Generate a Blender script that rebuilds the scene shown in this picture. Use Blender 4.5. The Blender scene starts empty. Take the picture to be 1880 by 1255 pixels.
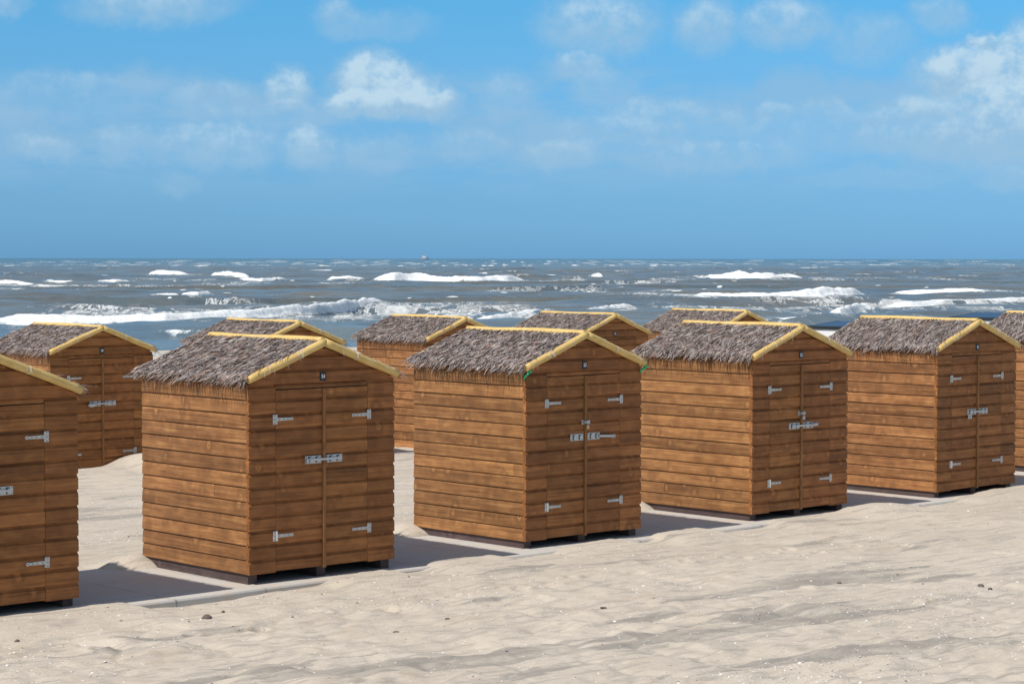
import bpy, math, random
import numpy as np
from mathutils import Matrix, Vector

scene = bpy.context.scene
COL = scene.collection
random.seed(7)
RNG = np.random.default_rng(11)

# ------------------------------------------------------------------ measured layout
EYE = 3.036
F_PX = 4031.8          # focal length in pixels of the 1880 px wide photograph
W, D, H = 1.703, 1.7745, 1.755      # shed width, depth, wall height
PITCH = 0.135          # board pitch
APEX = 2.085           # top of the gable boards
ROW_YAW = 0.757
SEA_Z = EYE - 5.5
SHEDS = {              # front left corner of the cladding, yaw, base height
 'E': (-5.023, 17.849, .765, .075), 'A': (-2.434, 20.244, .738, .095), 'B': (.138, 22.785, .748, .080),
 'C': (2.757, 25.216, .744, .081), 'D': (5.357, 27.674, .753, .078), 'K': (7.954, 30.423, .760, .080),
 'F': (-6.555, 31.123, .750, -.128), 'G': (-3.945, 33.607, .758, -.128), 'H': (-1.412, 36.06, .758, -.128),
 'I': (1.201, 38.42, .760, -.128), 'J': (3.788, 40.775, .760, -.128)}

# ------------------------------------------------------------------ small helpers
def tag(o, label=None, cat=None, group=None, kind=None):
    if label: o['label'] = label
    if cat: o['category'] = cat
    if group: o['group'] = group
    if kind: o['kind'] = kind
    return o

def empty(name, loc, rz=0):
    o = bpy.data.objects.new(name, None); COL.objects.link(o)
    o.location = loc; o.rotation_euler = (0, 0, rz); o.empty_display_size = .3
    return o

def link(name, me, parent=None):
    o = bpy.data.objects.new(name, me); COL.objects.link(o)
    if parent: o.parent = parent
    return o

def lerp(a, b, t): return a + (b - a) * t
def sstep(a, b, x):
    t = np.clip((x - a) / (b - a), 0, 1); return t * t * (3 - 2 * t)

_perm = RNG.permutation(4096)
def vnoise(x, y, seed=0):
    xi = np.floor(x).astype(np.int64); yi = np.floor(y).astype(np.int64)
    fx = x - xi; fy = y - yi
    fx = fx * fx * (3 - 2 * fx); fy = fy * fy * (3 - 2 * fy)
    def h(a, b): return _perm[(_perm[(a + seed * 57) & 4095] + b) & 4095] / 4095.0
    a = h(xi, yi); b = h(xi + 1, yi); c = h(xi, yi + 1); d = h(xi + 1, yi + 1)
    return lerp(lerp(a, b, fx), lerp(c, d, fx), fy)
def fbm(x, y, o=4, seed=0, g=.5):
    s = 0; a = 1; t = 0
    for i in range(o):
        s = s + a * vnoise(x * 2 ** i + 17.3 * i, y * 2 ** i - 9.1 * i, seed + i); t += a; a *= g
    return s / t

class MB:
    """collects faces of one mesh, with UV, a per-face random value and material index"""
    def __init__(s): s.v = []; s.f = []; s.uv = []; s.r = []; s.mi = []; s.sm = []
    def face(s, pts, uv=None, r=0., mi=0, smooth=False):
        b = len(s.v); s.v += [tuple(p) for p in pts]; s.f.append(tuple(range(b, b + len(pts))))
        s.uv += uv if uv else [(0., 0.)] * len(pts); s.r.append(r); s.mi.append(mi); s.sm.append(smooth)
    def box(s, x0, x1, y0, y1, z0, z1, r=None, mi=0, axis=0, M=None):
        if r is None: r = random.random()
        P = [(x, y, z) for x in (x0, x1) for y in (y0, y1) for z in (z0, z1)]
        if M is not None: T = [tuple(M @ Vector(p)) for p in P]
        else: T = P
        for q in ((0, 1, 3, 2), (4, 6, 7, 5), (0, 4, 5, 1), (2, 3, 7, 6), (0, 2, 6, 4), (1, 5, 7, 3)):
            uv = []
            for i in q:
                p = P[i]; o = [p[k] for k in range(3) if k != axis]
                uv.append((p[axis] + r * 9, o[0] + o[1]))
            s.face([T[i] for i in q], uv, r, mi)
    def tube(s, pts, rad, n=10, r=0., mi=0, caps=True):
        """swept tube, rad number or list"""
        rings = []; pts = [Vector(p) for p in pts]
        for i, p in enumerate(pts):
            t = (pts[min(i + 1, len(pts) - 1)] - pts[max(i - 1, 0)]).normalized()
            a = Vector((0, 0, 1)) if abs(t.z) < .9 else Vector((1, 0, 0))
            e1 = t.cross(a).normalized(); e2 = t.cross(e1)
            R = rad[i] if isinstance(rad, (list, tuple)) else rad
            rings.append([p + (e1 * math.cos(2 * math.pi * k / n) + e2 * math.sin(2 * math.pi * k / n)) * R for k in range(n)])
        L = 0
        for i in range(len(rings) - 1):
            dl = (pts[i + 1] - pts[i]).length
            for k in range(n):
                k2 = (k + 1) % n
                s.face([rings[i][k], rings[i + 1][k], rings[i + 1][k2], rings[i][k2]],
                       [(L, k / n), (L + dl, k / n), (L + dl, (k + 1) / n), (L, (k + 1) / n)], r, mi, True)
            L += dl
        if caps: s.face(rings[0], None, r, mi); s.face(rings[-1][::-1], None, r, mi)
    def disc(s, c, nrm, R, n=8, mi=0, th=.002):
        c = Vector(c); nrm = Vector(nrm).normalized(); s.tube([c, c + nrm * th], R, n, 0., mi)
    def build(s, name, mats, parent=None, merge=False):
        me = bpy.data.meshes.new(name)
        me.from_pydata(s.v, [], s.f)
        u = me.uv_layers.new(name='UVMap')
        u.data.foreach_set('uv', np.array(s.uv, float).ravel())
        a = me.attributes.new('rnd', 'FLOAT', 'FACE'); a.data.foreach_set('value', np.array(s.r, float))
        me.polygons.foreach_set('material_index', s.mi); me.polygons.foreach_set('use_smooth', s.sm)
        for m in (mats if isinstance(mats, (list, tuple)) else [mats]): me.materials.append(m)
        if merge:
            import bmesh
            bm = bmesh.new(); bm.from_mesh(me); bmesh.ops.remove_doubles(bm, verts=bm.verts, dist=1e-5); bm.to_mesh(me); bm.free()
        me.update()
        return link(name, me, parent)

# ------------------------------------------------------------------ node helpers
class NT:
    def __init__(s, nt): s.t = nt; s.n = nt.nodes; s.l = nt.links
    def add(s, ty, **k):
        n = s.n.new(ty)
        for a, b in k.items(): setattr(n, a, b)
        return n
    def inp(s, n, i, v):
        if isinstance(v, bpy.types.NodeSocket): s.l.new(v, n.inputs[i])
        elif v is not None: n.inputs[i].default_value = v
    def math(s, op, a, b=None, c=None, clamp=False):
        n = s.add('ShaderNodeMath', operation=op, use_clamp=clamp)
        s.inp(n, 0, a); s.inp(n, 1, b); s.inp(n, 2, c); return n.outputs[0]
    def vmath(s, op, a, b=None, out=0):
        n = s.add('ShaderNodeVectorMath', operation=op); s.inp(n, 0, a); s.inp(n, 1, b); return n.outputs[out]
    def comb(s, x, y, z):
        n = s.add('ShaderNodeCombineXYZ'); s.inp(n, 0, x); s.inp(n, 1, y); s.inp(n, 2, z); return n.outputs[0]
    def sep(s, v):
        n = s.add('ShaderNodeSeparateXYZ'); s.inp(n, 0, v); return n.outputs
    def noise(s, v, scale, det=3, rough=.5, dist=0., col=False):
        n = s.add('ShaderNodeTexNoise'); s.inp(n, 'Vector', v); n.inputs['Scale'].default_value = scale
        n.inputs['Detail'].default_value = det; n.inputs['Roughness'].default_value = rough
        n.inputs['Distortion'].default_value = dist; return n.outputs['Color' if col else 'Fac']
    def vor(s, v, scale, feat='F1', out='Distance', rand=1.):
        n = s.add('ShaderNodeTexVoronoi', feature=feat); s.inp(n, 'Vector', v); n.inputs['Scale'].default_value = scale
        n.inputs['Randomness'].default_value = rand; return n.outputs[out]
    def rng(s, v, a, b, c=0., d=1., smooth=True):
        n = s.add('ShaderNodeMapRange', interpolation_type='SMOOTHSTEP' if smooth else 'LINEAR')
        s.inp(n, 0, v); n.inputs[1].default_value = a; n.inputs[2].default_value = b
        s.inp(n, 3, c); s.inp(n, 4, d); return n.outputs[0]
    def mix(s, f, a, b, mode='MIX'):
        n = s.add('ShaderNodeMix', data_type='RGBA', blend_type=mode)
        s.inp(n, 0, f); s.inp(n, 6, col4(a)); s.inp(n, 7, col4(b)); return n.outputs[2]
    def ramp(s, f, stops, interp='LINEAR'):
        n = s.add('ShaderNodeValToRGB'); n.color_ramp.interpolation = interp
        e = n.color_ramp.elements
        while len(e) < len(stops): e.new(.5)
        for el, (p, c) in zip(e, stops): el.position = p; el.color = col4(c)
        s.inp(n, 0, f); return n.outputs[0]
    def attr(s, name, out='Fac'):
        n = s.add('ShaderNodeAttribute', attribute_name=name); return n.outputs[out]
    def bump(s, h, strength=.5, dist=.01, nrm=None):
        n = s.add('ShaderNodeBump'); n.inputs['Strength'].default_value = strength; n.inputs['Distance'].default_value = dist
        s.inp(n, 'Height', h)
        if nrm is not None: s.l.new(nrm, n.inputs['Normal'])
        return n.outputs[0]
def col4(c):
    if isinstance(c, (tuple, list)): return (*c, 1.) if len(c) == 3 else tuple(c)
    return c

def mat(name):
    m = bpy.data.materials.new(name); m.use_nodes = True
    nt = NT(m.node_tree); b = nt.n['Principled BSDF']
    return m, nt, b

def simple(name, c, rough=.6, metal=0., var=.15, scale=20., spec=.5, bump=0.):
    m, t, b = mat(name)
    co = t.add('ShaderNodeTexCoord').outputs['Object']
    n = t.noise(co, scale, 4)
    cc = t.mix(n, tuple(x * (1 - var) for x in c), tuple(min(1, x * (1 + var)) for x in c))
    t.inp(b, 'Base Color', cc); b.inputs['Roughness'].default_value = rough; b.inputs['Metallic'].default_value = metal
    b.inputs['Specular IOR Level'].default_value = spec
    if bump: t.inp(b, 'Normal', t.bump(n, .5, bump))
    return m

def wood(name, dark, midc, light, wear=.38, rough=.62):
    m, t, b = mat(name)
    uv = t.add('ShaderNodeUVMap', uv_map='UVMap').outputs[0]
    r = t.attr('rnd')
    oi = t.add('ShaderNodeObjectInfo').outputs['Random']
    s = t.sep(uv)
    off = t.math('MULTIPLY', t.math('ADD', r, oi), 37.)
    u = t.math('ADD', s[0], off)
    base = t.comb(u, s[1], off)
    # knots
    kv = t.comb(t.math('MULTIPLY', u, 6.), t.math('MULTIPLY', s[1], 5.), off)
    kd = t.vor(kv, 1., 'F1'); kc = t.sep(t.vor(kv, 1., 'F1', 'Color'))
    has = t.rng(kc[0], .40, .48)
    size = t.math('MULTIPLY_ADD', kc[1], .05, .035)
    kr = t.math('DIVIDE', kd, size)
    core = t.math('MULTIPLY', t.rng(kr, 1.15, .45), has)
    halo = t.math('MULTIPLY', t.rng(kr, 3.4, 1.0), has)
    dusk = t.math('MULTIPLY', t.math('MULTIPLY', t.rng(kd, .62, .30), t.rng(kd, .12, .28)), has)
    # grain, bent around knots
    bend = t.math('MULTIPLY', t.math('MULTIPLY', t.rng(kr, 5., .5), has), .016)
    wob = t.math('MULTIPLY', t.noise(t.comb(t.math('MULTIPLY', u, 1.6), t.math('MULTIPLY', s[1], 3.), off), 1., 2), .035)
    v2 = t.math('ADD', t.math('ADD', s[1], bend), wob)
    gv = t.comb(t.math('MULTIPLY', u, 1.4), t.math('MULTIPLY', v2, 75.), off)
    g1 = t.noise(gv, 1., 3, .6)
    gv2 = t.comb(t.math('MULTIPLY', u, 6.), t.math('MULTIPLY', v2, 260.), off)
    g2 = t.noise(gv2, 1., 3, .6)
    g3 = t.noise(t.comb(t.math('MULTIPLY', u, 1.1), t.math('MULTIPLY', v2, 30.), t.math('ADD', off, 9.)), 1., 5, .68)
    blot = t.noise(t.comb(t.math('MULTIPLY', u, 5.), t.math('MULTIPLY', s[1], 9.), off), 1., 5, .62)
    g = t.math('ADD', t.math('MULTIPLY', g1, .26), t.math('ADD', t.math('MULTIPLY', g3, .44), t.math('MULTIPLY', blot, .34)))
    c = t.ramp(g, [(.38, dark), (.52, midc), (.66, light)])
    # board to board tone
    tone = t.math('MULTIPLY_ADD', r, .42, .80)
    c = t.mix(1., c, t.comb(tone, t.math('MULTIPLY', tone, t.math('MULTIPLY_ADD', oi, .06, .97)), tone), 'MULTIPLY')
    # darker weathered blotches and stain runs
    bl = t.rng(t.noise(t.comb(t.math('MULTIPLY', u, 1.3), t.math('MULTIPLY', s[1], 4.), t.math('ADD', off, 5.)), 1., 5, .65), .52, .76, 0., wear)
    c = t.mix(bl, c, tuple(x * .42 for x in midc))
    c = t.mix(t.math('MULTIPLY', dusk, t.rng(blot, .35, .6, .08, .48)), c, tuple(x * .45 for x in midc))
    c = t.mix(t.math('MULTIPLY', halo, .42), c, tuple(min(1, x * 1.25) for x in light))
    c = t.mix(t.math('MULTIPLY', core, .88), c, tuple(x * .33 for x in dark))
    # tiny nail heads / pale flecks
    fl = t.rng(t.vor(t.comb(t.math('MULTIPLY', u, 9.), t.math('MULTIPLY', s[1], 9.), off), 1.), .035, .015)
    c = t.mix(t.math('MULTIPLY', fl, .35), c, (.55, .48, .38))
    t.inp(b, 'Base Color', c)
    t.inp(b, 'Roughness', t.math('MULTIPLY_ADD', g1, .2, rough - .1))
    b.inputs['Specular IOR Level'].default_value = .3
    hgt = t.math('ADD', t.math('MULTIPLY', g1, .6), t.math('ADD', t.math('MULTIPLY', g2, .4), t.math('MULTIPLY', core, -.5)))
    t.inp(b, 'Normal', t.bump(hgt, .55, .004))
    return m

M = {}
M['wood'] = wood('stained_pine', (.150, .062, .021), (.285, .128, .045), (.46, .225, .082))
M['wood_front'] = wood('stained_pine_front_warmed', (.165, .064, .019), (.31, .122, .036), (.44, .185, .057), wear=.35)  # same pine as the sides, colour warmed to offset the blue shade
M['batten'] = wood('stained_batten', (.17, .075, .027), (.27, .125, .046), (.37, .18, .07), wear=.2)
M['runner'] = wood('dark_runner', (.05, .033, .032), (.085, .058, .055), (.12, .085, .08), wear=.3)
M['inner'] = simple('dark_inside', (.03, .018, .01), .9)
M['deck'] = simple('roof_deck', (.10, .06, .035), .9)
M['zinc'] = simple('galvanised_steel', (.56, .57, .56), .5, .45, .12, 60)
M['zincpale'] = simple('pale_zinc', (.58, .57, .53), .6, .1, .15, 60)
M['hole'] = simple('dark_slot', (.03, .03, .035), .7)
M['brass'] = simple('padlock_brass', (.62, .46, .2), .4, .5)
M['black'] = simple('black_plate', (.008, .009, .012), .35)
M['digit'] = simple('white_digits', (.75, .78, .8), .6)
M['green'] = simple('green_strap', (.01, .50, .20), .5, 0, .2)
M['tie'] = simple('pale_tie', (.72, .70, .62), .5)
M['white'] = simple('white_panel', (.78, .79, .78), .5, 0, .04, 4)
M['frame'] = simple('dark_frame', (.02, .028, .03), .35)

m, t, b = mat('bamboo_tube'); M['tube'] = m
uv = t.sep(t.add('ShaderNodeUVMap', uv_map='UVMap').outputs[0]); r = t.attr('rnd')
co = t.add('ShaderNodeTexCoord').outputs['Object']
nz = t.noise(co, 6., 4, .6)
c = t.ramp(nz, [(.3, (.60, .395, .125)), (.55, (.72, .495, .17)), (.75, (.78, .58, .25))])
lng = t.noise(t.comb(t.math('MULTIPLY', uv[0], 3.), t.math('MULTIPLY', uv[1], 26.), r), 1., 3)
c = t.mix(t.rng(lng, .58, .72, 0., .35), c, (.42, .27, .10))
scr = t.rng(t.noise(t.comb(t.math('MULTIPLY', uv[0], 60.), t.math('MULTIPLY', uv[1], 5.), r), 1., 3, .6), .66, .72, 0., .5)
c = t.mix(scr, c, (.33, .2, .08))
t.inp(b, 'Base Color', c); b.inputs['Roughness'].default_value = .55
t.inp(b, 'Normal', t.bump(t.math('ADD', lng, nz), .5, .004))

m, t, b = mat('thatch_strands'); M['thatch'] = m
r = t.attr('rnd'); uv = t.sep(t.add('ShaderNodeUVMap', uv_map='UVMap').outputs[0])
c = t.ramp(r, [(0., (.05, .04, .036)), (.22, (.17, .135, .12)), (.42, (.42, .36, .33)), (.62, (.64, .59, .55)),
               (.76, (.46, .29, .20)), (.86, (.36, .36, .40)), (.94, (.78, .72, .65)), (1., (.42, .19, .11))])
co = t.add('ShaderNodeTexCoord').outputs['Object']
c = t.mix(1., c, t.ramp(t.noise(co, 5., 3), [(.3, (.84, .82, .80)), (.7, (1.14, 1.1, 1.08))]), 'MULTIPLY')
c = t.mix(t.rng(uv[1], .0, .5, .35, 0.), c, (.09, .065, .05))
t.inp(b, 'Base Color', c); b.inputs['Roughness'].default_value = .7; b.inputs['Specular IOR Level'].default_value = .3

m, t, b = mat('roof_glass'); M['glass'] = m
b.inputs['Specular IOR Level'].default_value = .10
co = t.add('ShaderNodeTexCoord').outputs['Object']
t.inp(b, 'Base Color', t.mix(t.noise(co, 3., 3), (.014, .045, .100), (.022, .062, .130)))
b.inputs['Roughness'].default_value = .28

# ------------------------------------------------------------------ sand
m, t, b = mat('beach_sand'); M['sand'] = m
P = t.add('ShaderNodeNewGeometry').outputs['Position']
ps = t.sep(P)
ca, sa = math.cos(ROW_YAW - .12), math.sin(ROW_YAW - .12)
a_ = t.math('ADD', t.math('MULTIPLY', ps[0], ca), t.math('MULTIPLY', ps[1], sa))
b_ = t.math('ADD', t.math('MULTIPLY', ps[0], -sa), t.math('MULTIPLY', ps[1], ca))
row = t.comb(a_, b_, 0.)
big = t.noise(P, .55, 4, .6)
c = t.mix(t.rng(big, .35, .65), (.545, .472, .380), (.600, .522, .422))
# wind streaks of greyer, damp sand lying along the row
wn = t.noise(P, 1.3, 3, .6, 0., True)
wv = t.vmath('ADD', t.comb(t.math('MULTIPLY', a_, .42), t.math('MULTIPLY', b_, 1.9), 3.1), t.vmath('MULTIPLY', wn, (.5, .55, 0.)))
st = t.noise(wv, 1., 6, .62)
streak = t.attr('streak')
st2 = t.noise(t.comb(t.math('MULTIPLY', a_, 1.6), t.math('MULTIPLY', b_, 9.), 1.), 1., 5, .65)
sm = t.rng(t.math('ADD', st, t.math('MULTIPLY', streak, .22)), .585, .635)
c = t.mix(t.math('MULTIPLY', sm, t.rng(t.noise(wv, 2.3, 5, .65), .35, .6, .30, .82)), c, t.mix(st2, (.22, .205, .18), (.34, .305, .262)))
c = t.mix(t.math('MULTIPLY', t.rng(st2, .51, .60), .42), c, (.31, .28, .245))
# warm patches
c = t.mix(t.math('MULTIPLY', t.rng(t.noise(P, 1.7, 4, .6), .56, .72), .30), c, (.52, .40, .275))
# grains
gr = t.noise(P, 190., 2, .7)
c = t.mix(t.math('MULTIPLY', t.rng(gr, .55, .75), .25), c, (.26, .23, .20))
c = t.mix(t.math('MULTIPLY', t.rng(gr, .40, .25), .35), c, (.64, .58, .50))
# crushed shell flecks
cl = t.noise(P, 1.1, 4, .6)
sv = t.vor(P, 42.); sc = t.sep(t.vor(P, 42., 'F1', 'Color'))
thr = t.rng(t.math('ADD', cl, t.math('MULTIPLY', t.attr('shell'), .30)), .55, .82, 1.0, .72)
fl = t.math('MULTIPLY', t.math('GREATER_THAN', sc[0], thr), t.rng(sv, .34, .2))
c = t.mix(t.math('MULTIPLY', fl, .75), c, t.mix(t.math('GREATER_THAN', sc[1], .8), (.72, .69, .63), (.22, .16, .12)))
t.inp(b, 'Base Color', c); b.inputs['Roughness'].default_value = .93; b.inputs['Specular IOR Level'].default_value = .2
rip = t.noise(t.comb(t.math('MULTIPLY', a_, 5.), t.math('MULTIPLY', b_, 17.), 0.), 1., 5, .62)
med = t.noise(P, 9., 5, .6)
n1 = t.bump(t.math('ADD', rip, t.math('MULTIPLY', med, .4)), .65, .04)
n2 = t.bump(t.math('ADD', gr, t.math('MULTIPLY', fl, 1.2)), .5, .004, n1)
t.inp(b, 'Normal', n2)

m, t, b = mat('paving_concrete'); M['paving'] = m
P = t.add('ShaderNodeNewGeometry').outputs['Position']; uvn = t.sep(t.add('ShaderNodeUVMap', uv_map='UVMap').outputs[0])
n = t.noise(P, 30., 5, .7); nb = t.noise(P, 1.3, 5, .65)
c = t.mix(n, (.47, .44, .395), (.60, .56, .50))
c = t.mix(t.rng(nb, .44, .62), c, (.55, .48, .40))
jd = t.math('ABSOLUTE', t.math('SUBTRACT', t.math('FRACT', t.math('ADD', uvn[0], .5)), .5))
j2 = t.math('ABSOLUTE', t.math('SUBTRACT', t.math('FRACT', t.math('ADD', t.math('MULTIPLY', uvn[1], 1.1), .37)), .5))
jw = t.math('ADD', jd, t.math('MULTIPLY', t.math('SUBTRACT', t.noise(P, 12., 3), .5), .03))
j = t.math('MAXIMUM', t.rng(jw, .014, .005), t.rng(t.math('ADD', j2, t.math('MULTIPLY', t.math('SUBTRACT', t.noise(P, 9., 3), .5), .03)), .012, .004))
j = t.math('MULTIPLY', j, t.rng(nb, .60, .46))
c = t.mix(t.math('MULTIPLY', j, .6), c, (.17, .15, .13))
t.inp(b, 'Base Color', c); b.inputs['Roughness'].default_value = .9
t.inp(b, 'Normal', t.bump(t.math('SUBTRACT', n, j), .5, .006))

M['shell'] = None
m, t, b = mat('shell_fragments'); M['shell'] = m
r = t.attr('rnd')
t.inp(b, 'Base Color', t.ramp(r, [(0., (.78, .75, .70)), (.55, (.70, .67, .62)), (.7, (.60, .52, .40)), (.82, (.36, .26, .17)), (.9, (.12, .11, .105)), (1., (.80, .79, .76))], 'CONSTANT'))
b.inputs['Roughness'].default_value = .55
M['stone'] = simple('beach_stone', (.13, .105, .085), .8, 0, .5, 30, .5, .01)

# ------------------------------------------------------------------ terrain
AX, AY = SHEDS['A'][:2]
CR, SR = math.cos(ROW_YAW), math.sin(ROW_YAW)
def to_row(x, y): return (x - AX) * CR + (y - AY) * SR, -(x - AX) * SR + (y - AY) * CR
def from_row(a, b): return AX + a * CR - b * SR, AY + a * SR + b * CR
CURB_B = -.27
VISIBLE = [(-1.36, .62), (1.62, 1.93), (3.02, 3.72), (4.85, 5.15), (6.2, 7.08), (9.75, 10.75), (13.4, 14.3)]   # stretches of bare kerb, in metres along the row from shed 54
def shed_local(k, x, y):
    X, Y, a, z = SHEDS[k]; c, s = math.cos(a), math.sin(a)
    return (x - X) * c + (y - Y) * s, -(x - X) * s + (y - Y) * c
FEET = [(-3.2 + .55 * i + random.uniform(-.1, .1), 17.2 + .52 * i + (.16 if i % 2 else -.1), random.uniform(.055, .08)) for i in range(12)] + [(1.2 + .5 * i, 21.9 + .25 * i + (.12 if i % 2 else -.1), .065) for i in range(7)]
def terrain(x, y):
    a, b = to_row(x, y)
    und = (fbm(a * .35, b * .6, 4, 3) - .5)
    # front beach
    zf = -.022 + und * .10 + (fbm(a * 1.3, b * 3.2, 4, 9) - .5) * .050 + (fbm(x * 4., y * 4., 3, 21) - .5) * .018
    # soft ridges and hollows of trodden sand on the left
    tr = sstep(-7., -1.5, -a) * sstep(-.6, -1.4, b)
    zf = zf + tr * (np.abs(fbm(a * 1.7, b * 2.2, 3, 31) - .5) * .16 - .03)
    for fx, fy, fr_ in FEET:
        if np.ndim(x) == 2:
            d2 = ((x - fx) / fr_) ** 2 + ((y - fy) / (fr_ * 1.5)) ** 2
            zf = zf - .022 * np.exp(-d2 ** 2) + .010 * np.exp(-((np.sqrt(d2) - 1.5) / .35) ** 2)
    # drift against the kerb
    cov = np.ones_like(a)
    for a0, a1 in VISIBLE: cov = cov * (1 - sstep(a0 - .18, a0 + .08, a) * sstep(a1 + .25, a1 - .06, a))
    hump = .012 + .028 * fbm(a * 1.1, b * 0 + 2., 2, 41)
    for ac, hh in ((2.5, .02), (5.6, .05), (9.0, .07), (9.4, .03), (12.4, .07), (11.5, .05), (13., .06)):
        hump = hump + .55 * hh * np.exp(-((a - ac) / .5) ** 2)
    drift = cov * hump * sstep(-1.1, -.42, b)
    zf = zf * (1 - cov * sstep(-1.0, -.35, b)) + drift
    zf = np.where(cov < .999, np.minimum(zf, lerp(-.015, .1, cov)) * (1 - cov) + zf * cov, zf)
    # falls under the paving behind the kerb
    fall = sstep(CURB_B + .03 + .14 * cov * fbm(a * 4., b * 0, 2, 77), CURB_B + .15 + .22 * cov * fbm(a * 3., b * 0, 2, 55), b)
    # ground behind the first row
    zb = -.07 - .012 * (b - 2.) + (fbm(a * .5, b * .7, 4, 13) - .5) * .07 + (fbm(a * 1.6, b * 4., 3, 15) - .5) * .035
    zb = np.where(b > 10., np.maximum(zb, -.21 + (fbm(x, y, 3, 5) - .5) * .04), zb)
    back = sstep(1.55, 1.95, b + .35 * (fbm(a * 1.2, b * 0, 3, 66) - .5))
    zs = -.12 * np.ones_like(a)            # below the slab
    z = zf * (1 - fall) + zs * fall
    z = z * (1 - back) + (zb + .045) * back
    # drifts at the rear left corner of each shed in the first row
    for k in 'EABCDK':
        u, v = shed_local(k, x, y)
        h = .15 * np.exp(-((u + .08) / .36) ** 2) * np.exp(-((v - 1.80) / .34) ** 2)
        h = h + .05 * np.exp(-((u + 1.) / .6) ** 2) * np.exp(-((v - 2.2) / .4) ** 2)
        z = np.maximum(z, -.115 + h * 1.25 + .06 * sstep(1.2, 2.2, v)) * (np.abs(u) < 2.4) * (v > .8) * (v < 3.2) + z * (1 - (np.abs(u) < 2.4) * (v > .8) * (v < 3.2))
    # drift in front of the rear left shed
    u, v = shed_local('F', x, y)
    z = z + (.16 * sstep(.75, 1.35, u) * sstep(3.9, 2.6, u) + .15) * np.exp(-(np.where(v < -.35, (v + .35) / 1.15, (v + .35) / .75)) ** 2) * sstep(-3., -.5, u) * sstep(4.2, 2.8, u)
    # slope to the sea
    far = np.clip((b - 14.) / 75., 0, 2.)
    z = z - far * 2.35
    return z

def grid_mesh(name, X, Y, Z, mats, attrs=None, smooth=True):
    nr, nc = X.shape
    co = np.stack([X, Y, Z], -1).reshape(-1, 3)
    i = np.arange(nr * nc).reshape(nr, nc)
    f = np.stack([i[:-1, :-1], i[:-1, 1:], i[1:, 1:], i[1:, :-1]], -1).reshape(-1, 4)
    me = bpy.data.meshes.new(name)
    me.vertices.add(len(co)); me.vertices.foreach_set('co', co.ravel())
    me.loops.add(f.size); me.loops.foreach_set('vertex_index', f.ravel())
    me.polygons.add(len(f)); me.polygons.foreach_set('loop_start', np.arange(0, f.size, 4))
    me.polygons.foreach_set('loop_total', np.full(len(f), 4))
    me.polygons.foreach_set('use_smooth', np.full(len(f), smooth))
    for k, v in (attrs or {}).items():
        a = me.attributes.new(k, 'FLOAT', 'POINT'); a.data.foreach_set('value', v.ravel().astype(np.float32))
    me.materials.append(mats); me.update(); me.validate()
    return link(name, me)

def columns(inner, n, outer=3.2, no=26):
    a = np.linspace(-inner, inner, n); e = np.geomspace(inner, outer, no)[1:]
    return np.concatenate([-e[::-1], a, e])
rows = np.concatenate([np.linspace(-30, 1, 18), np.linspace(2, 13.5, 24)[:-1], np.geomspace(13.5, 48, 760), np.geomspace(48, 260, 110)[1:]])
cols = columns(.285, 560)
YY = np.repeat(rows[:, None], len(cols), 1)
XX = np.maximum(np.abs(YY), 9.) * cols[None, :]
ZZ = terrain(XX, YY)
aa, bb = to_row(XX, YY)
def spot(x, y, ra, rb, ang=0.):
    a0, b0 = to_row(x, y); da, db = aa - a0, bb - b0
    c, s = math.cos(ang), math.sin(ang); p, q = da * c + db * s, -da * s + db * c
    return np.exp(-(p / ra) ** 2 - (q / rb) ** 2)
streak = np.zeros_like(XX); shell = np.zeros_like(XX)
for x, y, ra, rb, s in ((-.6, 16.6, 2.6, .42, .9), (.9, 17.6, 2.2, .3, .6), (2.55, 18.9, .9, .28, 1.5), (2.2, 18.1, 1.1, .16, .8), (2.6, 16.9, 1.2, .25, 1.0), (2.2, 20.2, 1.8, .35, .5),
                        (-5.9, 25.4, 3., .35, .8), (-5.3, 27., 2., .3, .5), (4.6, 21.9, 2., .3, .4), (-1.9, 16., 1.2, .3, .6)):
    streak = np.maximum(streak, s * spot(x, y, ra, rb, -.15))
for x, y, ra, rb, s in ((1.6, 15.7, 2.2, .5, 1.3), (-1.2, 19.6, 1.1, .5, 1.), (3.9, 19.6, 1.8, .4, 1.), (-5.1, 23.2, 4., .5, 1.4), (.2, 20.6, 2.2, .6, .7), (-3.2, 17.6, 1.2, .7, .6), (-1.6, 26.2, 3., .8, 1.)):
    shell = np.maximum(shell, s * spot(x, y, ra, rb, -.1))
sand = grid_mesh('sand', XX, YY, ZZ, M['sand'], {'streak': streak, 'shell': shell})
tag(sand, kind='structure')

# paving strip under the first row, real slab with an upstand kerb edge
mb = MB()
A0, A1 = -12., 26.
na = 76
prof = [(CURB_B, -.16), (CURB_B, -.012), (CURB_B + .010, .004), (CURB_B + .06, .004), (CURB_B + .065, 0.), (1.9, 0.), (1.9, -.16)]
def slab_pt(a, b, z):
    w = .012 * math.sin(a * 1.7) + .008 * math.sin(a * 4.3 + 1)
    x, y = from_row(a, b + (w if b < 0 else 0)); return (x, y, z)
for i in range(na):
    p, q = lerp(A0, A1, i / na), lerp(A0, A1, (i + 1) / na)
    for (b0, z0), (b1, z1) in zip(prof[:-1], prof[1:]):
        mb.face([slab_pt(p, b0, z0), slab_pt(q, b0, z0), slab_pt(q, b1, z1), slab_pt(p, b1, z1)],
                [(p, b0), (q, b0), (q, b1), (p, b1)], .5)
pav = mb.build('paving', M['paving']); tag(pav, kind='structure')

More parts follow.
